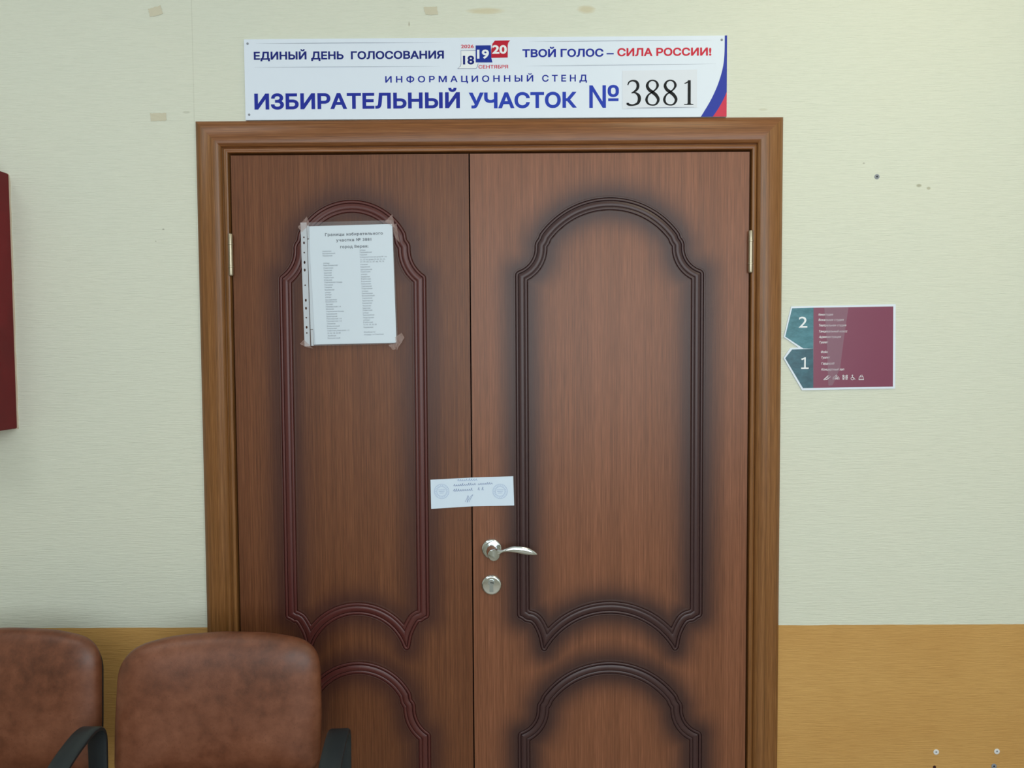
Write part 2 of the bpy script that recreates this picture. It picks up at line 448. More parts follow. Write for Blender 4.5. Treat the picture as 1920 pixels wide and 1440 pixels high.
# ------------------------------------------------------------------ door leaves with milled, airbrushed mouldings
def arc(cx, cz, r, a0, a1, n):
    return [(cx+r*math.cos(math.radians(a0+(a1-a0)*i/n)), cz+r*math.sin(math.radians(a0+(a1-a0)*i/n))) for i in range(n+1)]
def half_top(hw, aw, top, sag, shoulder_z):
    """right half of the arched top from the straight side up to the crown, x measured from the panel axis"""
    R = (aw*aw+sag*sag)/(2*sag); zc = top-R; z_end = top-sag
    th = math.degrees(math.asin(aw/R))
    pts = [(hw, shoulder_z-0.010)]
    pts += spline([(hw, shoulder_z-0.010), (hw-0.0005, shoulder_z-0.004), (hw-0.003, shoulder_z+0.001), (hw-0.0075, shoulder_z+0.0045)], 4)[1:]
    ax, az = pts[-1]
    bx, bz = aw+0.0030, z_end-0.020                  # where the hollow turns upright
    h = bz-az; w = ax-bx
    t = 2*math.atan2(w, h); r = h/math.sin(t)
    pts += [(bx+r-r*math.cos(t*(1-k/14)), bz-r*math.sin(t*(1-k/14))) for k in range(1, 15)]
    pts += spline([(bx, bz), (bx-0.0002, bz+0.008), (aw-0.0005, z_end-0.003), (aw-0.006, z_end+0.0045)], 5)[1:]
    a0 = math.degrees(math.acos(min(1, (aw-0.006)/R)))
    pts += arc(0, zc, R, a0, 90, 34)[1:]
    return [(float(a), float(b)) for a, b in pts]
def half_foot(hw, bot, foot_x, foot_z, arch_z):
    """right half of the lower end from the arch crown out over the foot to the straight side"""
    aw = foot_x-0.0110; sag = arch_z-(foot_z+0.0105)
    R = (aw*aw+sag*sag)/(2*sag)
    pts = arc(0, arch_z-R, R, 90, 90-math.degrees(math.asin(aw/R)), 34)
    pts += spline([pts[-1], (foot_x-0.0070, foot_z+0.0035), (foot_x-0.0015, foot_z), (foot_x+0.0045, foot_z+0.0020), (foot_x+0.0080, foot_z+0.0075), (foot_x+0.0098, foot_z+0.0150)], 4)[1:]
    ax, az = pts[-1]; bx, bz = hw-0.012, bot-0.010
    c = spline([(ax, az), (ax+0.006, az+0.027), (ax+0.021, az+0.056), (bx-0.010, bz-0.007), (bx, bz), (hw-0.004, bot-0.006), (hw-0.0005, bot), (hw, bot+0.006)], 7)[1:]
    return [(float(a), float(b)) for a, b in pts] + [(float(a), float(b)) for a, b in c]
def mirror_loop(right):
    """right half given from lower crown to upper crown -> full anticlockwise outline"""
    return right + [(-x, z) for x, z in right[::-1][1:-1]]
def resample(loop, step):
    P = np.array(loop+[loop[0]]); d = np.hypot(*np.diff(P, axis=0).T); out = []
    for i in range(len(d)):
        n = max(1, int(round(d[i]/step)))
        for k in range(n): out.append(P[i]+(P[i+1]-P[i])*k/n)
    return np.array(out)
def dist_to(loop, Q):
    """unsigned distance from points Q to the closed polyline"""
    A = loop; B = np.roll(loop, -1, axis=0); best = np.full(len(Q), 1e9)
    for a, b in zip(A, B):
        ab = b-a; L = ab@ab
        if L < 1e-14: continue
        t = np.clip(((Q-a)@ab)/L, 0, 1)
        e = Q-(a+t[:, None]*ab); best = np.minimum(best, np.einsum('ij,ij->i', e, e))
    return np.sqrt(best)
def inside(loop, Q):
    r = np.zeros(len(Q), bool); A = loop; B = np.roll(loop, -1, axis=0)
    for a, b in zip(A, B):
        c = (a[1] > Q[:, 1]) != (b[1] > Q[:, 1])
        with np.errstate(divide='ignore', invalid='ignore'):
            xx = (b[0]-a[0])*(Q[:, 1]-a[1])/(b[1]-a[1])+a[0]
        r ^= c & (Q[:, 0] < xx)
    return r
LIP = 0.0065
MOULD = [(-LIP, -0.0003), (-LIP+0.0030, 0.0002), (-0.0006, 0.0003), (0.0, 0.0001), (0.0005, -0.0034), (0.0010, -0.0036), (0.0014, -0.0004), (0.0026, 0.0006), (0.0044, 0.0009), (0.0064, 0.0006), (0.0076, -0.0004), (0.0081, -0.0044),
         (0.0090, -0.0046), (0.0095, -0.0004), (0.0112, 0.0003), (0.0136, 0.0010), (0.0165, 0.0015), (0.0195, 0.0013), (0.0216, 0.0006), (0.0226, 0.0000), (0.0229, -0.0026), (0.0234, -0.0027), (0.0238, -0.0002), (0.0258, 0.0007),
         (0.0280, 0.0008), (0.0300, 0.0003), (0.0308, -0.0010), (0.0312, -0.0030), (0.0316, -0.0030), (0.0322, 0.0001), (0.0328, 0.0003), (0.0320+LIP-0.0030, 0.0002), (0.0320+LIP, -0.0003)]
def moulding(name, loop, cx, y, m, mleaf, strength, parent):
    P = resample(loop, 0.0022); N = len(P)
    T = np.roll(P, -1, axis=0)-np.roll(P, 1, axis=0); T /= np.linalg.norm(T, axis=1)[:, None]
    Nn = np.stack([-T[:, 1], T[:, 0]], 1)           # inward for an anticlockwise loop
    verts, faces, mi = [], [], []
    for d, h in MOULD:
        Q = P+Nn*d
        if abs(d) > 0.0015:
            bad = dist_to(P, Q) < abs(d)-0.0004
            if bad.any() and not bad.all():
                s = int(np.argmin(bad)); i = s
                while i < s+N:
                    if bad[i % N]:
                        j = i
                        while bad[j % N]: j += 1
                        c = (Q[(i-1) % N]+Q[j % N])/2
                        for k in range(i, j): Q[k % N] = c
                        i = j
                    else: i += 1
        verts += [(cx+q[0], y-h, q[1]) for q in Q]
    for r in range(len(MOULD)-1):
        lip = MOULD[r+1][0] < 0.0001 or MOULD[r][0] > 0.0319
        for i in range(N):
            j = (i+1) % N; faces.append((r*N+i, r*N+j, (r+1)*N+j, (r+1)*N+i)); mi.append(1 if lip else 0)
    bm = bmesh.new(); bv = [bm.verts.new(v) for v in verts]
    for f, k in zip(faces, mi): bm.faces.new([bv[i] for i in f]).material_index = k
    bmesh.ops.dissolve_degenerate(bm, dist=1e-5, edges=bm.edges[:])
    o = bm_obj(name, bm, m, parent); o.data.materials.append(mleaf); autosmooth(o, 50)
    at = o.data.attributes.new('airbrush', 'FLOAT', 'POINT'); at.data.foreach_set('value', [strength]*len(o.data.vertices))
    return o
def leaf(name, x0, x1, panels, m, mm, strength, spread):
    y = 0.003; z0, z1 = 0.010, 2.0030; step = 0.004
    nx, nz = int((x1-x0)/step), int((z1-z0)/step)
    X = np.linspace(x0, x1, nx+1); Z = np.linspace(z0, z1, nz+1)
    G = np.stack(np.meshgrid(X, Z), -1).reshape(-1, 2)
    tone = np.zeros(len(G)); sunk = np.zeros(len(G), bool)      # sunk: where the milled band is let into the leaf
    for cx, lp in panels:
        L = np.array(resample([(cx+a, b) for a, b in lp], 0.008))
        d = dist_to(L, G); ins = inside(L, G)
        sd = np.where(ins, np.maximum(d-0.032, 0), d)       # distance outside the moulded band
        sunk |= ins & (d < 0.032)
        tone = np.maximum(tone, np.exp(-(sd/spread)**1.9))
    tone = tone*strength
    vs = [(a, y+(0.006 if q else 0.0), b) for (a, b), q in zip(G, sunk)]; w = nx+1; fs = []
    for j in range(nz):
        for i in range(nx): k = j*w+i; fs.append((k, k+1, k+w+1, k+w))
    # edges and back of the slab
    base = len(vs); rim = [i for i in range(w)]+[j*w+nx for j in range(1, nz+1)]+[nz*w+i for i in range(nx-1, -1, -1)]+[j*w for j in range(nz-1, 0, -1)]
    vs += [(vs[i][0], y+0.040, vs[i][2]) for i in rim]
    n = len(rim)
    for k in range(n): fs.append((rim[(k+1) % n], rim[k], base+k, base+(k+1) % n))
    fs.append(tuple(range(base, base+n)))
    o = mesh_obj(name, vs, fs, m, smooth=False)
    at = o.data.attributes.new('airbrush', 'FLOAT', 'POINT')
    at.data.foreach_set('value', list(tone)+[0.0]*n)
    struct(o)
    for cx, lp in panels: moulding('panel_moulding', lp, cx, y, mm, m, strength, o)
    return o
def panel(hw, aw, top, sag, sh, bot, fx, fz, az):
    return mirror_loop(half_foot(hw, bot, fx, fz, az)+half_top(hw, aw, top, sag, sh))
CL, CR = -0.4112, 0.2378
left_up = panel(0.1860, 0.1445, 1.8905, 0.104, 1.700, 0.8290, 0.1265, 0.7395, 0.8325)
left_lo = panel(0.1860, 0.1445, 0.7100, 0.104, 0.520, 0.250, 0.1265, 0.165, 0.250)
right_up = panel(0.2380, 0.1855, 1.8925, 0.105, 1.706, 0.8290, 0.1690, 0.7355, 0.8328)
right_lo = panel(0.2380, 0.1855, 0.7080, 0.105, 0.520, 0.250, 0.1690, 0.165, 0.250)
DL = leaf('door_1', -0.7123, -0.1153, [(CL, left_up), (CL, left_lo)], M['door_left'], M['mould_left'], 0.85, 0.040)
DR = leaf('door_2', -0.1119, 0.5880, [(CR, right_up), (CR, right_lo)], M['door_right'], M['mould_right'], 1.0, 0.042)
tag(DL, 'narrow left door leaf of brown veneer with the paper notice taped on', 'door')
tag(DR, 'wide right door leaf of brown veneer with the chrome lever handle', 'door')
box_obj('closing_strip', (-0.128, -0.100, 0.0435, 0.0555, 0.012, 1.992), M['dark'], DL)  # added behind the gap so no light comes through

def hinge(x, z, parent):
    for zz in (z, 0.30):
        h = lathe('hinge', [(0.0028, 0), (0.0052, 0.0015), (0.0060, 0.004), (0.0060, 0.0215), (0.0068, 0.022), (0.0068, 0.0250), (0.0060, 0.0255), (0.0060, 0.0780),
                            (0.0068, 0.0785), (0.0068, 0.0815), (0.0060, 0.0820), (0.0060, 0.1030), (0.0052, 0.1055), (0.0028, 0.107)],
                  (x, -0.0045, zz-0.0535), M['satin'], parent, 20, 'Z')
        bm = bmesh.new(); box(bm, x-0.0018, x+0.0018, -0.004, 0.030, zz-0.050, zz+0.050)
        bm_obj('hinge_leaf', bm, M['satin'], h)
hinge(-0.7147, 1.7545, DL); hinge(0.5901, 1.7540, DR)

# lever handle and lock rose on the right leaf
HX, HZ = -0.0640, 1.0035
ROSE = [(0.0255, -0.001), (0.0262, 0.001), (0.0262, 0.004), (0.0250, 0.0070), (0.0218, 0.0088), (0.0205, 0.0088), (0.0198, 0.0080), (0.0125, 0.0080)]
def lever():
    o = lathe('door_handle', ROSE, (HX, 0.003, HZ), M['chrome'], DR, 48)
    bm = bmesh.new()
    # neck: a stout round boss whose flat face looks at the room
    tube(bm, [(HX, -0.004, HZ), (HX+0.001, -0.016, HZ), (HX+0.004, -0.030, HZ-0.002), (HX+0.006, -0.040, HZ-0.003), (HX+0.007, -0.0475, HZ-0.003), (HX+0.007, -0.0500, HZ-0.003)],
         lambda t: 0.0155 if t < 0.9 else 0.0140, 28)
    # blade: a twisted leaf shape running right; x, y, z, half thickness, half height
    path = spline([(0.0100, -0.0440, 0.0000, 0.0050, 0.0110), (0.0200, -0.0465, 0.0040, 0.0045, 0.0065), (0.0290, -0.0480, 0.0072, 0.0042, 0.0036), (0.0400, -0.0490, 0.0098, 0.0045, 0.0048), (0.0540, -0.0495, 0.0115, 0.0050, 0.0078),
                   (0.0680, -0.0495, 0.0106, 0.0055, 0.0092), (0.0800, -0.0490, 0.0085, 0.0055, 0.0098), (0.0930, -0.0480, 0.0052, 0.0050, 0.0088), (0.1050, -0.0470, 0.0015, 0.0038, 0.0060), (0.1120, -0.0460, -0.0015, 0.0024, 0.0030), (0.1150, -0.0455, -0.0030, 0.0008, 0.0010)], 6)
    rings = []
    for i, p in enumerate(path):
        q0, q1 = path[max(i-1, 0)], path[min(i+1, len(path)-1)]
        sl = math.atan2(q1[2]-q0[2], q1[0]-q0[0])
        ring = []
        for k in range(20):
            a = 2*PI*k/20; ry, rn = p[3]*math.cos(a), p[4]*math.sin(a)
            ring.append(bm.verts.new((HX+p[0]-rn*math.sin(sl), p[1]+ry, HZ+p[2]+rn*math.cos(sl))))
        rings.append(ring)
    for a, b in zip(rings, rings[1:]):
        for k in range(20): bm.faces.new((a[k], a[(k+1) % 20], b[(k+1) % 20], b[k]))
    bm.faces.new(rings[0][::-1]); bm.faces.new(rings[-1])
    lv = bm_obj('lever', bm, M['chrome'], o); autosmooth(lv, 50)
lever()
def lock():
    cx, cz = HX-0.0012, 0.9105
    o = lathe('lock_rose', [(0.0255, -0.001), (0.0262, 0.001), (0.0262, 0.004), (0.0250, 0.0072), (0.0222, 0.0092), (0.0210, 0.0094), (0.0, 0.0094)], (cx, 0.003, cz), M['chrome'], DR, 48)
    # profile cylinder: round head with a straight web below it
    lp = [(cx+0.0085*math.cos(a), cz+0.0075+0.0085*math.sin(a)) for a in [math.radians(-55+290*i/28) for i in range(29)]]
    lp += [(cx-0.0052, cz-0.0165), (cx+0.0052, cz-0.0165)]
    c = plate('lock_cylinder', [lp], 0.003-0.0094, M['satin_chrome'], o, 0.0018)
    plate('keyhole', [[(cx-0.0030, cz+0.0092), (cx+0.0062, cz+0.0082), (cx+0.0060, cz+0.0058), (cx-0.0032, cz+0.0070)]], 0.003-0.01125, M['keyhole'], c)
lock()

# ------------------------------------------------------------------ sign over the door
SY0, SY = -0.0010, -0.0070
def sign():
    S0, S1, B0, B1 = -0.6695, 0.5272, 2.0872, 2.2848
    bm = bmesh.new(); box(bm, S0, S1, SY, SY0, B0, B1)
    o = tag(bm_obj('sign_board', bm, M['pvc']), 'long white polling station sign with blue lettering above the door', 'sign')
    y = SY-0.0003
    L = lambda *a, **k: lettering('lettering', *a, **k)
    N = M['navy']
    L('ЕДИНЫЙ', -0.6457, -0.5147, 2.2346, 0.0196, y, N, o, bold=0.034)
    L('ДЕНЬ', -0.5031, -0.4226, 2.2343, 0.0196, y, N, o, bold=0.034)
    L('ГОЛОСОВАНИЯ', -0.4044, -0.1735, 2.2340, 0.0196, y, N, o, bold=0.034)
    L('ТВОЙ ГОЛОС –', 0.0209, 0.2471, 2.2357, 0.0197, y, M['blue'], o, bold=0.034)
    L('СИЛА РОССИИ!', 0.2560, 0.4885, 2.2363, 0.0197, y, M['red'], o, bold=0.034)
    L('ИНФОРМАЦИОННЫЙ', -0.3200, 0.0476, 2.1764, 0.0158, y, M['blue'], o, bold=0.022, space=1.55)
    L('СТЕНД', 0.0696, 0.1808, 2.1758, 0.0165, y, M['blue'], o, bold=0.022, space=1.55)
    L('ИЗБИРАТЕЛЬНЫЙ', -0.6465, -0.1349, 2.1128, 0.0391, y, M['blue'], o, bold=0.034)
    L('УЧАСТОК', -0.1130, 0.1555, 2.1116, 0.0390, y, M['royal'], o, bold=0.034)
    L('№', 0.1865, 0.2600, 2.1108, 0.0552, y, M['royal'], o, bold=0.010)
    # thin tapering rules above and below the two slogans
    rules = []
    for xa, xb, za, zb in ((-0.640, -0.1765, 2.2743, 2.2733), (-0.6445, -0.1836, 2.2161, 2.2152), (0.0373, 0.4914, 2.2739, 2.2737), (0.0292, 0.4994, 2.2140, 2.2161)):
        rules.append(([(xa, za, 0.0001), (xa*0.7+xb*0.3, za*0.7+zb*0.3, 0.0011), (xa*0.4+xb*0.6, za*0.4+zb*0.6, 0.0012), (xb, zb, 0.0001)], False))
    for r in rules: strokes('rule_line', [r], y, M['grey_ink'], o)
    # emblem: three calendar leaves
    e = plate('calendar_emblem', [[(-0.1314, 2.2531), (-0.0947, 2.2530), (-0.0947, 2.2250), (-0.0890, 2.2225), (-0.0943, 2.2090), (-0.1399, 2.2092), (-0.1345, 2.2130), (-0.1313, 2.2205)]], y, M['white_ink'], o)
    strokes('leaf_outline', [([(-0.0950, 2.2530), (-0.1314, 2.2531), (-0.1313, 2.2205), (-0.1330, 2.2150), (-0.1399, 2.2092), (-0.0943, 2.2090), (-0.0915, 2.2120), (-0.0890, 2.2210)], False)], y-0.0001, M['navy'], e, 0.0009)
    plate('leaf_blue', [[(-0.0948, 2.2654), (-0.0572, 2.2655), (-0.0560, 2.2345), (-0.0533, 2.2238), (-0.0950, 2.2241)]], y-0.0002, mat('calendar_blue', '1a3398', 0.45, spec=0.2), e)
    plate('leaf_red', [[(-0.0562, 2.2348), (-0.0560, 2.2550), (-0.0530, 2.2690), (-0.0470, 2.2766), (-0.0090, 2.2769), (-0.0135, 2.2720), (-0.0152, 2.2650), (-0.0154, 2.2353)]], y-0.0003, M['crimson'], e)
    lettering('lettering', '2026', -0.1310, -0.0993, 2.2591, 0.0086, y, M['red'], e, bold=0.022)
    lettering('lettering', '18', -0.1265, -0.0985, 2.2192, 0.0226, y-0.0001, M['navy'], e, bold=0.034)
    lettering('lettering', '19', -0.0914, -0.0619, 2.2330, 0.0232, y-0.0004, M['white_ink'], e, bold=0.034)
    lettering('lettering', '20', -0.0539, -0.0175, 2.2445, 0.0222, y-0.0004, M['white_ink'], e, bold=0.034)
    lettering('lettering', 'СЕНТЯБРЯ', -0.0881, -0.0147, 2.2089, 0.0085, y, M['red'], e, bold=0.022)
    # swoosh in the colours of the flag at the right end
    curve = spline([(0.5213, 2.2848), (0.5208, 2.2387), (0.5166, 2.2046), (0.5054, 2.1668), (0.4883, 2.1289), (0.4692, 2.0967), (0.4632, 2.0872)], 8)
    inner = spline([(0.4930, 2.0872), (0.5060, 2.1060), (0.5190, 2.1290), (0.5272, 2.1480)], 6)
    plate('blue_stripe', [[(0.5272, 2.2848)]+[tuple(p) for p in curve]+[tuple(p) for p in inner]], y, mat('flag_blue', '3040a8', 0.4, spec=0.2), o)
    plate('red_stripe', [[(0.5272, 2.0872), (0.5272, 2.1480)]+[tuple(p) for p in inner[::-1]]], y, mat('flag_red', 'd23e56', 0.4, spec=0.2), o)
    # paper number glued over the blank
    st = plate('number_sticker', [[(0.2683, 2.2008), (0.4535, 2.2025), (0.4537, 2.1094), (0.2684, 2.1077)]], y, M['sticker'], o, 0.0004)
    yd = y-0.0007
    def digit(lines, x0, x1, z0, z1):
        out = []
        for pts, closed in lines:
            q = spline(pts, 9, closed)
            out.append(([(x0+p[0]*(x1-x0), z0+p[1]*(z1-z0), (p[2]*1.10+0.008)*(z1-z0)) for p in q], closed))
        strokes('digit', out, yd, M['black_ink'], st)
    three = [([(0.06, 0.80, .03), (0.16, 0.92, .045), (0.42, 0.975, .05), (0.70, 0.92, .085), (0.80, 0.77, .10), (0.70, 0.62, .08), (0.40, 0.505, .035), (0.33, 0.49, .03)], False),
             ([(0.33, 0.50, .03), (0.60, 0.50, .05), (0.85, 0.39, .10), (0.90, 0.24, .11), (0.78, 0.09, .085), (0.45, 0.02, .05), (0.18, 0.03, .07), (0.04, 0.075, .085), (0.05, 0.08, .02)], False)]
    eight = [([(0.50, 0.985, .04), (0.24, 0.93, .06), (0.12, 0.78, .095), (0.24, 0.63, .105), (0.50, 0.52, .11), (0.76, 0.40, .11), (0.92, 0.23, .095), (0.78, 0.06, .06), (0.50, 0.015, .04),
               (0.20, 0.07, .06), (0.07, 0.23, .085), (0.20, 0.41, .055), (0.48, 0.52, .04), (0.76, 0.65, .055), (0.87, 0.79, .085), (0.76, 0.93, .06)], True)]
    one = [([(0.56, 0.99, .10), (0.56, 0.7, .105), (0.56, 0.3, .105), (0.56, 0.04, .105)], False), ([(0.06, 0.86, .02), (0.25, 0.885, .035), (0.58, 0.965, .045)], False),
           ([(0.04, 0.012, .024), (0.5, 0.012, .03), (0.99, 0.012, .024)], False), ([(0.36, 0.022, .02), (0.56, 0.05, .06), (0.76, 0.022, .02)], False)]
    digit(three, 0.2799, 0.3139, 2.1156, 2.1780)
    digit(eight, 0.3258, 0.3603, 2.1155, 2.1777)
    digit(eight, 0.3700, 0.4043, 2.1155, 2.1774)
    digit(one, 0.4206, 0.4446, 2.1167, 2.1770)
    strokes('underline', [([(0.280, 2.1098, .0004), (0.34, 2.1100, .0014), (0.40, 2.1103, .0014), (0.447, 2.1106, .0003)], False)], yd, M['grey_ink'], st)
    for x, z in ((-0.6605, 2.2742), (-0.6601, 2.1005), (0.5140, 2.2742)):
        lathe('screw', [(0.0030, 0), (0.0028, 0.0009), (0.0016, 0.0016), (0.0006, 0.0018)], (x, SY+0.0001, z), M['plug_grey'], o, 14)
sign()

# ------------------------------------------------------------------ notice in its plastic sleeve
def rot(pts, cx, cz, a):
    return [(cx+(x-cx)*math.cos(a)-(z-cz)*math.sin(a), cz+(x-cx)*math.sin(a)+(z-cz)*math.cos(a)) for x, z in pts]
def notice():
    yd = -0.0065                                  # just clear of the mouldings
    back = plate('paper_sheet', [[(-0.5160, 1.8228), (-0.3090, 1.8262), (-0.3040, 1.5310), (-0.5085, 1.5276), (-0.5098, 1.5665), (-0.5160, 1.5665), (-0.5196, 1.7905), (-0.5160, 1.7915)]], yd-0.0012, M['paper_back'], None, 0.0004)
    tag(back, 'lower white sheet showing as a strip left of the printed notice', 'paper')
    front = plate('printed_notice', [[(-0.5150, 1.8234), (-0.3066, 1.8279), (-0.2998, 1.5318), (-0.5030, 1.5282), (-0.5048, 1.5375), (-0.5112, 1.7000), (-0.5133, 1.7442)]], yd-0.0026, M['paper'], None, 0.0004)
    tag(front, 'white printed notice headed with the precinct borders on the left door leaf', 'notice')
    y = yd-0.0033; tl = math.radians(1.15)
    L = lambda b, x0, x1, z, h, bold=0.02, m='print', sp=1.0: lettering('lettering', b, x0, x1, z, h, y, M[m], front, bold=bold, tilt=tl, space=sp)
    L('Границы избирательного', -0.4751, -0.3304, 1.7986, 0.0074, 0.03, 'print_dark', 1.15)
    L('участка № 3881', -0.4476, -0.3595, 1.7848, 0.0074, 0.03, 'print_dark', 1.15)
    L('город Верея:', -0.4375, -0.3669, 1.7682, 0.0074, 0.03, 'print_dark', 1.15)
    words = {50: 'улицы:', 55: 'улицы:', 60: 'Гагарина', 65: 'Заречная', 70: 'Ленинская', 75: 'переулки:', 80: 'Кировская', 85: 'Спартаковская', 90: 'Комсомольская', 95: 'Красноармейская', 100: 'Первомайский', 105: 'Больничный',
             110: '12 по 18, 22-28', 120: 'Наро-Фоминская', 125: 'Пионерская 1-я', 150: 'Спартаковская площадь', 165: 'площадь 1-я Советская', 185: 'Советская улица дома 1-15', 225: 'Коммунистическая дома № 1 по', 210: '21, 23 по дома 39-50, 52, 54,', 200: '57, 59, 60, 61, 67, 68, 70, 72'}
    extra = {60: ['Луговая', 'Садовая', 'Новая'], 65: ['Лесная', 'Южная', 'Школьная'], 70: ['Полевая', 'Ленина', 'Зелёная'], 80: ['Советская', 'Рабочая', 'Боровская', 'Калужская'], 90: ['Пролетарская', 'Подгорная'], 95: ['Можайская 2-я', 'Центральная']}
    cnt = {}
    def wordfor(n):
        pool = [words[n]]+extra.get(n, []); k = cnt.get(n, 0); cnt[n] = k+1
        return pool[k % len(pool)]
    lc = list(zip((502, 521, 540, 602, 621, 643, 663, 684, 704, 724, 744, 763, 785, 805, 826, 848, 866, 887, 910, 927, 948, 968, 988, 1008, 1029, 1050, 1070, 1090, 1111, 1132, 1151, 1170, 1191, 1213, 1233),
                  (75, 105, 80, 55, 120, 80, 70, 65, 65, 80, 65, 150, 70, 60, 80, 50, 55, 50, 95, 95, 60, 125, 65, 150, 90, 90, 125, 125, 70, 105, 80, 185, 110, 70, 105)))
    rc = list(zip((492, 511, 531, 551, 572, 591, 613, 633, 655, 674, 695, 716, 735, 755, 775, 796, 815, 836, 856, 876, 896, 917, 938, 960, 980, 998, 1019, 1038, 1060, 1080, 1100, 1119, 1142, 1182, 1203),
                  (50, 100, 60, 225, 210, 200, 60, 80, 95, 80, 55, 75, 80, 80, 80, 85, 90, 55, 90, 105, 85, 90, 80, 70, 65, 80, 50, 95, 90, 55, 80, 110, 80, 95, 165)))
    for rows, xa, xb, za, zb, ya, yb in ((lc, -0.4823, -0.4724, 1.7594, 1.5418, 508, 1240), (rc, -0.3890, -0.3810, 1.7617, 1.5502, 498, 1210)):
        for v, n in rows:
            f = (v+6-ya)/(yb-ya); n = 50 if n < 50 else n
            key = n if n in words else min(words, key=lambda q: abs(q-n))
            L(wordfor(key), xa+(xb-xa)*f, xa+(xb-xa)*f+n*0.000299, za+(zb-za)*f, 0.0035, 0.01)
    # the sleeve: clear pocket, punched margin, tape at the corners
    o = plate('plastic_sleeve', [[(-0.5205, 1.8330), (-0.3047, 1.8373), (-0.2960, 1.5288), (-0.5170, 1.5236)]], yd-0.0038, M['film'], None)
    tag(o, 'clear punched plastic sleeve taped to the left door leaf', 'document sleeve')
    holes = [(-0.5282, 1.7960, 0), (-0.5281, 1.7821, 1), (-0.5279, 1.7579, 0), (-0.5275, 1.7336, 1), (-0.5275, 1.7144, 1), (-0.5270, 1.6767, 0), (-0.5261, 1.6390, 1), (-0.5259, 1.6190, 1), (-0.5257, 1.5955, 0), (-0.5252, 1.5714, 1), (-0.5249, 1.5571, 0)]
    lps = [[(-0.5362, 1.8324), (-0.5207, 1.8330), (-0.5172, 1.5236), (-0.5312, 1.5233)]]
    lps += [circle(x, z, 0.0023 if k else 0.0019, 18, 0.0036 if k else None)[::-1] for x, z, k in holes]
    plate('punched_margin', lps, yd-0.0038, M['strip'], o)
    for x0, z0, x1, z1 in ((-0.5198, 1.8250, -0.5155, 1.7930), (-0.5150, 1.5650, -0.5085, 1.5250)):
        plate('film_fold', [[(x0, z0), (x1, z0), (x1, z1), (x0+0.001, z1)]], yd-0.0041, M['strip'], o)
    def tape(pts, k):
        vs, fs = [], []
        (a, b, c, d) = pts; n = 10
        for i in range(n+1):
            for j in range(n+1):
                u, v = i/n, j/n
                x = (a[0]*(1-u)+b[0]*u)*(1-v)+(d[0]*(1-u)+c[0]*u)*v; z = (a[1]*(1-u)+b[1]*u)*(1-v)+(d[1]*(1-u)+c[1]*u)*v
                vs.append((x+random.uniform(-1, 1)*0.0005, yd-0.0046-k*0.0004+random.uniform(-1, 1)*0.0009, z+random.uniform(-1, 1)*0.0005))
        for i in range(n):
            for j in range(n): q = i*(n+1)+j; fs.append((q, q+1, q+n+2, q+n+1))
        mesh_obj('tape_piece', vs, fs, M['tape'], o)
    tape([(-0.5420, 1.8220), (-0.5200, 1.8480), (-0.5130, 1.8300), (-0.5330, 1.8080)], 0)
    tape([(-0.3250, 1.8330), (-0.3060, 1.8520), (-0.2990, 1.8160), (-0.3080, 1.8240)], 1)
    tape([(-0.3060, 1.8230), (-0.2960, 1.8290), (-0.2880, 1.7800), (-0.3000, 1.7940)], 0)
    tape([(-0.3030, 1.5450), (-0.2860, 1.5560), (-0.2790, 1.5440), (-0.2990, 1.5120)], 0)
    tape([(-0.3200, 1.5260), (-0.2970, 1.5300), (-0.3020, 1.5140), (-0.3090, 1.5130)], 1)
    tape([(-0.5430, 1.5300), (-0.5320, 1.5400), (-0.5100, 1.5180), (-0.5250, 1.5210)], 0)
notice()

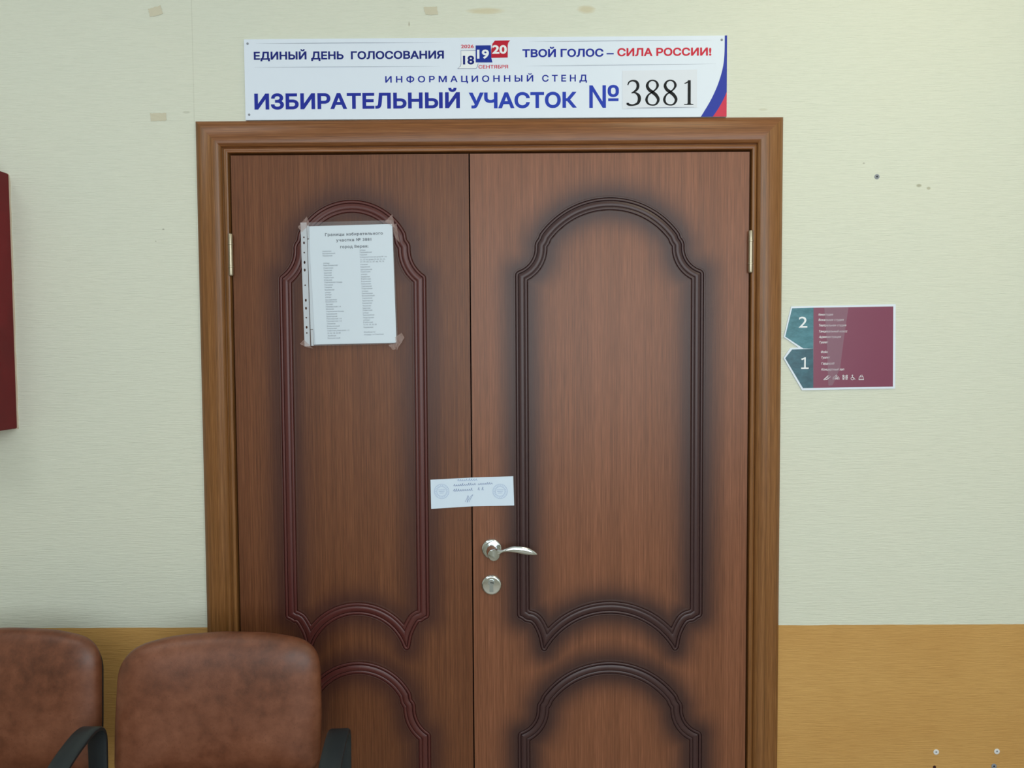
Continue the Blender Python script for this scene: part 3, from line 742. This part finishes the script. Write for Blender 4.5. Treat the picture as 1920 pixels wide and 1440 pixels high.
# ------------------------------------------------------------------ sealing slip across the gap between the leaves
def slip():
    vs, fs = [], []; n = 24
    top = [(-0.2188, 1.1820), (-0.1142, 1.1871), (-0.0079, 1.1900)]; bot = [(-0.2178, 1.1072), (-0.1136, 1.1133), (-0.0058, 1.1149)]
    def lp(P, u): return (P[0][0]+(P[1][0]-P[0][0])*u*2, P[0][1]+(P[1][1]-P[0][1])*u*2) if u < 0.5 else (P[1][0]+(P[2][0]-P[1][0])*(u*2-1), P[1][1]+(P[2][1]-P[1][1])*(u*2-1))
    yf = lambda u, b=0: 0.0018 + b - 0.0008*math.sin(u*PI*3)**2*0.6
    for b in (0, 0.0004):
        for i in range(n+1):
            u = i/n; t, q = lp(top, u), lp(bot, u)
            vs.append((t[0], yf(u, b)-0.0010, t[1])); vs.append((q[0], yf(u, b)-0.0010, q[1]))
    for i in range(n):
        a = 2*i; fs.append((a, a+1, a+3, a+2)); c = 2*(n+1)+a; fs.append((c, c+2, c+3, c+1))
        fs.append((a, a+2, c+2, c)); fs.append((a+1, c+1, c+3, a+3))
    fs.append((0, 2*(n+1), 2*(n+1)+1, 1)); e = 2*n; fs.append((e, e+1, 2*(n+1)+e+1, 2*(n+1)+e))
    o = mesh_obj('paper_slip', vs, fs, M['slip'], smooth=False)
    tag(o, 'pale blue sealing slip stamped and signed across the gap between the door leaves', 'paper')
    y = -0.0004
    def script(x0, z0, x1, z1, h, loops, seed, name='handwriting', m='pencil', w=0.0009):
        r = random.Random(seed); pts = []
        for i in range(loops*4+1):
            u = i/(loops*4); ph = i % 4
            dz = (0, h*r.uniform(0.5, 1.15), h*0.35, -h*0.05)[ph]; dx = (0, 0.3, 0.0, -0.1)[ph]*(x1-x0)/loops
            pts.append((x0+(x1-x0)*u+dx, z0+(z1-z0)*u+dz))
        strokes(name, [([tuple(p) for p in spline(pts, 5)], False)], y, M[m], o, w)
    script(-0.1500, 1.1792, -0.1240, 1.1800, 0.0042, 5, 1, m='pen'); script(-0.1220, 1.1795, -0.0990, 1.1808, 0.0050, 4, 2, m='pen')
    script(-0.1600, 1.1660, -0.1030, 1.1690, 0.0052, 11, 3); script(-0.0980, 1.1690, -0.0600, 1.1712, 0.0045, 7, 4)
    script(-0.1610, 1.1525, -0.1110, 1.1548, 0.0058, 9, 5); script(-0.0980, 1.1555, -0.0930, 1.1560, 0.0065, 1, 6); script(-0.0880, 1.1555, -0.0830, 1.1560, 0.0065, 1, 8)
    sg = [(-0.1310, 1.1250), (-0.1265, 1.1330), (-0.1235, 1.1410), (-0.1225, 1.1380), (-0.1245, 1.1290), (-0.1255, 1.1235), (-0.1225, 1.1300), (-0.1165, 1.1385), (-0.1110, 1.1435), (-0.1150, 1.1360), (-0.1195, 1.1280), (-0.1210, 1.1245)]
    strokes('signature', [([tuple(p) for p in spline(sg, 5)], False)], y, M['pencil'], o, 0.0008)
    for cx, cz, m in ((-0.1905, 1.1522, 'pen'), (-0.0415, 1.1515, 'pen')):
        ln = [(circle(cx, cz, 0.0185, 40), True), (circle(cx, cz, 0.0125, 36), True)]
        for k in range(3): ln.append(([(cx-0.009+k*0.0015, cz+0.004-k*0.0042), (cx+0.009-k*0.0015, cz+0.0046-k*0.0042)], False))
        for k in range(22):
            a = 2*PI*k/22; ln.append(([(cx+0.0140*math.cos(a), cz+0.0140*math.sin(a)), (cx+0.0166*math.cos(a+0.05), cz+0.0166*math.sin(a+0.05))], False))
        strokes('stamp', ln, y, M[m], o, 0.0007)
slip()

# ------------------------------------------------------------------ floor directory to the right of the door
def directory():
    o = plate('wall_directory', [[(0.6935, 1.6165), (0.9555, 1.6205), (0.9575, 1.4085), (0.7228, 1.4055), (0.6755, 1.4868), (0.6920, 1.5120), (0.7130, 1.5135), (0.6755, 1.5400)]], -0.0005, M['pvc'], None, 0.0022)
    tag(o, 'maroon and teal floor directory plate on the wall right of the door', 'sign')
    y = -0.0030
    plate('upper_arrow', [[(0.6958, 1.6117), (0.7495, 1.6131), (0.7500, 1.5102), (0.7251, 1.5109), (0.6793, 1.5412)]], y, M['teal'], o)
    plate('lower_arrow', [[(0.6968, 1.5083), (0.7500, 1.5100), (0.7511, 1.4112), (0.7254, 1.4109), (0.6799, 1.4865)]], y, M['teal_dark'], o)
    plate('maroon_panel', [[(0.7495, 1.6131), (0.9496, 1.6150), (0.9517, 1.4136), (0.7511, 1.4112)]], y, M['maroon'], o)
    y2 = y-0.0003
    lettering('floor_number', '2', 0.7128, 0.7343, 1.5632, 0.0291, y2, M['white_ink'], o, bold=0.006)
    strokes('floor_number', [([(0.7205, 1.4834), (0.7250, 1.4848), (0.7305, 1.4872)], False), ([(0.7294, 1.4884), (0.7294, 1.4600)], False), ([(0.7200, 1.4611), (0.7389, 1.4611)], False)], y2, M['white_ink'], o, 0.0040)
    for b, x0, x1, z in (('Киностудия', .7621, .7987, 1.5930), ('Вокальная студия', .7623, .8259, 1.5798), ('Театральная студия', .7633, .8322, 1.5660), ('Танцевальный класс', .7635, .8350, 1.5508),
                         ('Администрация', .7637, .8195, 1.5370), ('Туалет', .7650, .7874, 1.5235), ('Фойе', .7693, .7868, 1.4990), ('Туалет', .7704, .7922, 1.4852), ('Гардероб', .7705, .8037, 1.4700), ('Концертный зал', .7707, .8284, 1.4550)):
        lettering('lettering', b, x0, x1, z, 0.0058, y2, M['white_ink'], o, bold=0.012, shear=0.2)
    w = 0.0011; I = lambda lines: strokes('pictogram', lines, y2, M['white_ink'], o, w)
    # ticket / auditorium, cloakroom, toilets, wheelchair, foyer bag
    I([([(.7765, 1.4315), (.7860, 1.4325), (.7945, 1.4395), (.7885, 1.4430), (.7765, 1.4315)], False), ([(.7830, 1.4375), (.7900, 1.4345)], False), ([(.7855, 1.4400), (.7925, 1.4368)], False), ([(.7800, 1.4350), (.7870, 1.4325)], False)])
    I([([(.8008, 1.4315), (.8008, 1.4375), (.8040, 1.4395), (.8065, 1.4360), (.8110, 1.4360), (.8135, 1.4395), (.8155, 1.4370), (.8155, 1.4315)], False), (circle(.8085, 1.4415, .0022, 12), True), ([(.8030, 1.4340), (.8135, 1.4340)], False), ([(.8060, 1.4315), (.8060, 1.4355)], False), ([(.8110, 1.4315), (.8110, 1.4355)], False)])
    I([(circle(.8262, 1.4418, .0016, 10), True), ([(.8240, 1.4370), (.8262, 1.4395), (.8285, 1.4370)], False), ([(.8250, 1.4365), (.8256, 1.4315), (.8266, 1.4315), (.8275, 1.4365)], False),
       (circle(.8352, 1.4418, .0016, 10), True), ([(.8328, 1.4370), (.8352, 1.4395), (.8378, 1.4370)], False), ([(.8340, 1.4380), (.8345, 1.4315), (.8358, 1.4315), (.8364, 1.4380)], False), ([(.8307, 1.4315), (.8307, 1.4425)], False)])
    I([(circle(.8492, 1.4422, .0013, 10), True), ([(.8492, 1.4405), (.8494, 1.4368), (.8530, 1.4362), (.8548, 1.4325), (.8570, 1.4330)], False), (circle(.8492, 1.4345, .0034, 16), True)])
    I([([(.8665, 1.4385), (.8655, 1.4312), (.8775, 1.4312), (.8768, 1.4385), (.8665, 1.4385)], False), ([(.8690, 1.4385), (.8695, 1.4425), (.8735, 1.4432), (.8745, 1.4385)], False), ([(.8648, 1.4328), (.8785, 1.4328)], False)])
    plate('pale_streak', [[(.7759, 1.6133), (.8369, 1.6135), (.8257, 1.5307), (.8179, 1.4608), (.7992, 1.4171), (.7887, 1.4172), (.7829, 1.5380)]], y2-0.0004, M['plate_streak'], o)  # translucent paler streak laid over the maroon panel
directory()

# ------------------------------------------------------------------ dark red box on the wall at the left edge
def red_box():
    x1, x0, z0, z1, d = -1.2685, -1.75, 1.3195, 1.9600, 0.115
    bm = bmesh.new(); box(bm, x0, x1, -d, -0.0030, z0, z1)
    bmesh.ops.bevel(bm, geom=bm.edges[:], offset=0.002, segments=2, affect='EDGES')
    o = bm_obj('wall_board', bm, M['red_board']); autosmooth(o)
    tag(o, 'deep dark red board on the wall, cut off by the left edge of the photo', 'board')
    # pale unpainted backing showing along its chipped edge
    r = random.Random(3); lp = [(x0, z0-0.0012), (x1+0.0014, z0-0.0012)]
    z = z0
    while z < z1-0.02:
        z += r.uniform(0.008, 0.03); lp.append((x1+r.choice((0.0003, 0.0012, 0.0016, 0.0018)), min(z, z1-0.012)))
    lp += [(x1-0.0005, z1-0.003), (x1-0.004, z1+0.0012), (x0, z1+0.0012)]
    plate('pale_backing', [lp], -0.0004, M['pale_edge'], o, 0.0030)
red_box()

# ------------------------------------------------------------------ small fixings and leftovers on the wall
def plug(name, x, z, r, m, label, inner='keyhole', collar=0.0012):
    o = lathe(name, [(r, 0), (r, collar*0.6), (r*0.85, collar), (r*0.40, collar), (r*0.30, collar*0.35), (r*0.05, collar*0.35)], (x, -0.0002, z), m, None, 18)
    tag(o, label, 'wall plug')
    lathe('plug_hole', [(r*0.33, 0), (r*0.33, 0.0003), (r*0.02, 0.0003)], (x, -0.0002-collar*0.40, z), M[inner], o, 12)
    return o
plug('wall_plug', 0.9050, 1.9385, 0.0062, M['plug_grey'], 'grey plastic wall plug in the cream wall above the floor directory')
plug('wall_plug', 1.0790, 0.4690, 0.0072, M['plug_white'], 'white wall plug in the ochre band, the one nearer the door', 'plug_grey')
plug('wall_plug', 1.2352, 0.4700, 0.0072, M['plug_white'], 'white wall plug in the ochre band, the one farther from the door', 'plug_grey')
plug('wall_plug', 1.2285, 0.4310, 0.0068, M['plug_grey'], 'grey wall plug at the bottom edge below the white plugs')
hl = lathe('drill_hole', [(0.0042, 0), (0.0040, 0.0004), (0.0005, 0.0005)], (1.0756, -0.0002, 0.4290), M['hole'], None, 14)
tag(hl, 'small dark drill hole at the bottom edge of the ochre band', 'hole')
def scrap(pts, label):
    n = 8; vs, fs = [], []; (a, b, c, d) = pts
    for i in range(n+1):
        for j in range(n+1):
            u, v = i/n, j/n
            x = (a[0]*(1-u)+b[0]*u)*(1-v)+(d[0]*(1-u)+c[0]*u)*v; z = (a[1]*(1-u)+b[1]*u)*(1-v)+(d[1]*(1-u)+c[1]*u)*v
            ed = 0.0010 if i in (0, n) or j in (0, n) else 0.0
            vs.append((x+random.uniform(-1, 1)*ed, -0.0007-random.uniform(0, 1)*0.0005, z+random.uniform(-1, 1)*ed))
    for i in range(n):
        for j in range(n): q = i*(n+1)+j; fs.append((q, q+1, q+n+2, q+n+1))
    tag(mesh_obj('tape_scrap', vs, fs, M['tape_old']), label, 'tape')
scrap([(-0.9090, 2.3640), (-0.8770, 2.3715), (-0.8720, 2.3510), (-0.9040, 2.3440)], 'yellowed scrap of tape on the wall at the top left')
scrap([(-0.9105, 2.1080), (-0.8700, 2.1085), (-0.8700, 2.0895), (-0.9080, 2.0880)], 'yellowed scrap of tape left of the top of the door casing')
scrap([(-0.2240, 2.3620), (-0.1900, 2.3630), (-0.1880, 2.3440), (-0.2180, 2.3440)], 'yellowed scrap of tape on the wall above the sign')

# ------------------------------------------------------------------ chairs
def cushion(name, outline, thick, curve, m, parent, recline=0.0, z_ref=0.0, rings=26, dome=0.010):
    """padded pad from a closed XZ outline: rolled edge, gently domed face, hollow across its width"""
    P = resample(outline, 0.008); N = len(P); c = P.mean(axis=0)
    vs, fs = [], []
    def yoff(x, z): return -curve*x*x
    def add(s, h):
        for p in P:
            q = c+(p-c)*s; vs.append((q[0], -h+yoff(q[0], q[1])+(z_ref-q[1])*math.tan(recline)*-1.0, q[1]))
    levels = []
    for k in range(rings):
        t = k/(rings-1)
        s = 0.02+0.98*(1-(1-t)**1.8)
        h = thick*math.sqrt(max(0, 1-s**6))
        h += dome*(1-s*s)
        levels.append((s, h))
    levels += [(1.0, -0.004), (0.985, -0.008), (0.5, -0.008), (0.02, -0.008)]
    for s, h in levels: add(s, h)
    for j in range(len(levels)-1):
        for i in range(N): a, b = j*N+i, j*N+(i+1) % N; fs.append((a, b, b+N, a+N))
    fs.append(tuple(range(N))); fs.append(tuple(range((len(levels)-1)*N, len(levels)*N)))
    bm = bmesh.new(); bv = [bm.verts.new(v) for v in vs]
    for f in fs: bm.faces.new([bv[i] for i in f])
    o = bm_obj(name, bm, m, parent); autosmooth(o, 60); return o
def rounded(pts_r, n=10):
    """corner list (x, z, radius) -> outline with filleted corners"""
    out = []; N = len(pts_r)
    for i in range(N):
        p = np.array(pts_r[i][:2]); a = np.array(pts_r[i-1][:2]); b = np.array(pts_r[(i+1) % N][:2]); r = pts_r[i][2]
        u = (a-p)/np.linalg.norm(a-p); v = (b-p)/np.linalg.norm(b-p)
        ang = math.acos(np.clip(u@v, -1, 1)); d = r/math.tan(ang/2)
        p0, p1 = p+u*d, p+v*d
        for k in range(n+1):
            t = k/n; out.append(tuple((1-t)**2*p0+2*t*(1-t)*p+t*t*p1))
    return out
def chair(loc, rz, label, arms, zb):
    root = tag(empty('waiting_chair', loc, rz), label, 'chair', 'brown leatherette chairs by the wall')
    zt = 0.868
    ol = rounded([(-0.228, zb, 0.035), (0.222, zb, 0.040), (0.226, zb+0.12, 0.3), (0.222, zt-0.020, 0.075), (0.11, zt+0.000, 0.4), (0, zt+0.004, 0.5), (-0.11, zt-0.001, 0.4), (-0.222, zt-0.026, 0.085), (-0.228, zb+0.12, 0.3)])
    cushion('backrest', ol, 0.034, 0.30, M['leather'], root, math.radians(5), zt)
    sh = [(x*0.985, zb-0.006+(z-zb)*0.975) for x, z in ol]
    s = cushion('back_shell', sh, 0.004, 0.30, M['black'], root, math.radians(5), zt, dome=0.0); s.location = (0, 0.012, 0)
    # seat, built flat and laid down
    so = rounded([(-0.200, -0.20, 0.06), (0.200, -0.20, 0.06), (0.195, 0.20, 0.05), (-0.195, 0.20, 0.05)])
    st = cushion('seat', so, 0.036, 0.0, M['leather'], root); st.rotation_euler = (-PI/2, 0, 0); st.location = (0, -0.30, 0.445)
    st.rotation_euler = (-PI/2, 0, PI)
    for a in arms:
        # flat black band: up at the back, over, forward and down to the seat frame
        path = spline([(-0.118, 0.410), (-0.114, 0.52), (-0.112, 0.645), (-0.116, 0.680), (-0.130, 0.698), (-0.155, 0.704), (-0.190, 0.699), (-0.240, 0.684), (-0.290, 0.658), (-0.335, 0.615), (-0.358, 0.56), (-0.360, 0.48), (-0.355, 0.412)], 6)
        bm = bmesh.new(); rows = []
        for i, p in enumerate(path):
            q0, q1 = path[max(i-1, 0)], path[min(i+1, len(path)-1)]
            d = (q1-q0)/np.linalg.norm(q1-q0); nrm = np.array((-d[1], d[0]))
            wd = 0.019+0.003*math.sin(PI*i/(len(path)-1)); th = 0.0055
            sec = [(-wd, -th*0.5), (-wd, th*0.5), (-wd+0.004, th), (wd-0.004, th), (wd, th*0.5), (wd, -th*0.5), (wd-0.004, -th), (-wd+0.004, -th)]
            rows.append([bm.verts.new((a+x, p[0]-nrm[0]*h, p[1]-nrm[1]*h)) for x, h in sec])
        for r0, r1 in zip(rows, rows[1:]):
            for k in range(8): bm.faces.new((r0[k], r0[(k+1) % 8], r1[(k+1) % 8], r1[k]))
        bm.faces.new(rows[0]); bm.faces.new(rows[-1][::-1])
        ar = bm_obj('armrest', bm, M['black'], root); autosmooth(ar, 45)
    bm = bmesh.new()
    for sx in (-0.18, 0.18):
        tube(bm, [(sx, 0.020, 0.62), (sx, 0.005, 0.50), (sx, -0.03, 0.415), (sx, -0.10, 0.405), (sx, -0.48, 0.412)], 0.011, 10)
    lo, hi = min(list(arms)+[-0.20]), max(list(arms)+[0.20])
    for yy in (-0.118, -0.355): tube(bm, [(lo, yy, 0.408), (0, yy, 0.408), (hi, yy, 0.408)], 0.011, 10)
    f = bm_obj('seat_frame', bm, M['frame'], root); autosmooth(f, 50)
    for sx in (-0.20, 0.20):
        for y0, y1 in ((-0.12, 0.02), (-0.40, -0.47)):
            bm = bmesh.new(); tube(bm, [(sx, y0, 0.405), (sx, (y0+y1)/2, 0.20), (sx, y1, 0.0)], 0.0115, 10)
            l = bm_obj('leg', bm, M['frame'], root); autosmooth(l, 50)
    return root
chair((-1.180, -0.185, 0), math.radians(0.0), 'brown leatherette chair with black armrest, cut off by the left edge of the photo', (-0.262, 0.262), 0.548)
chair((-0.672, -0.215, 0), math.radians(3.5), 'brown leatherette chair standing in front of the left door leaf', (0.284,), 0.564)
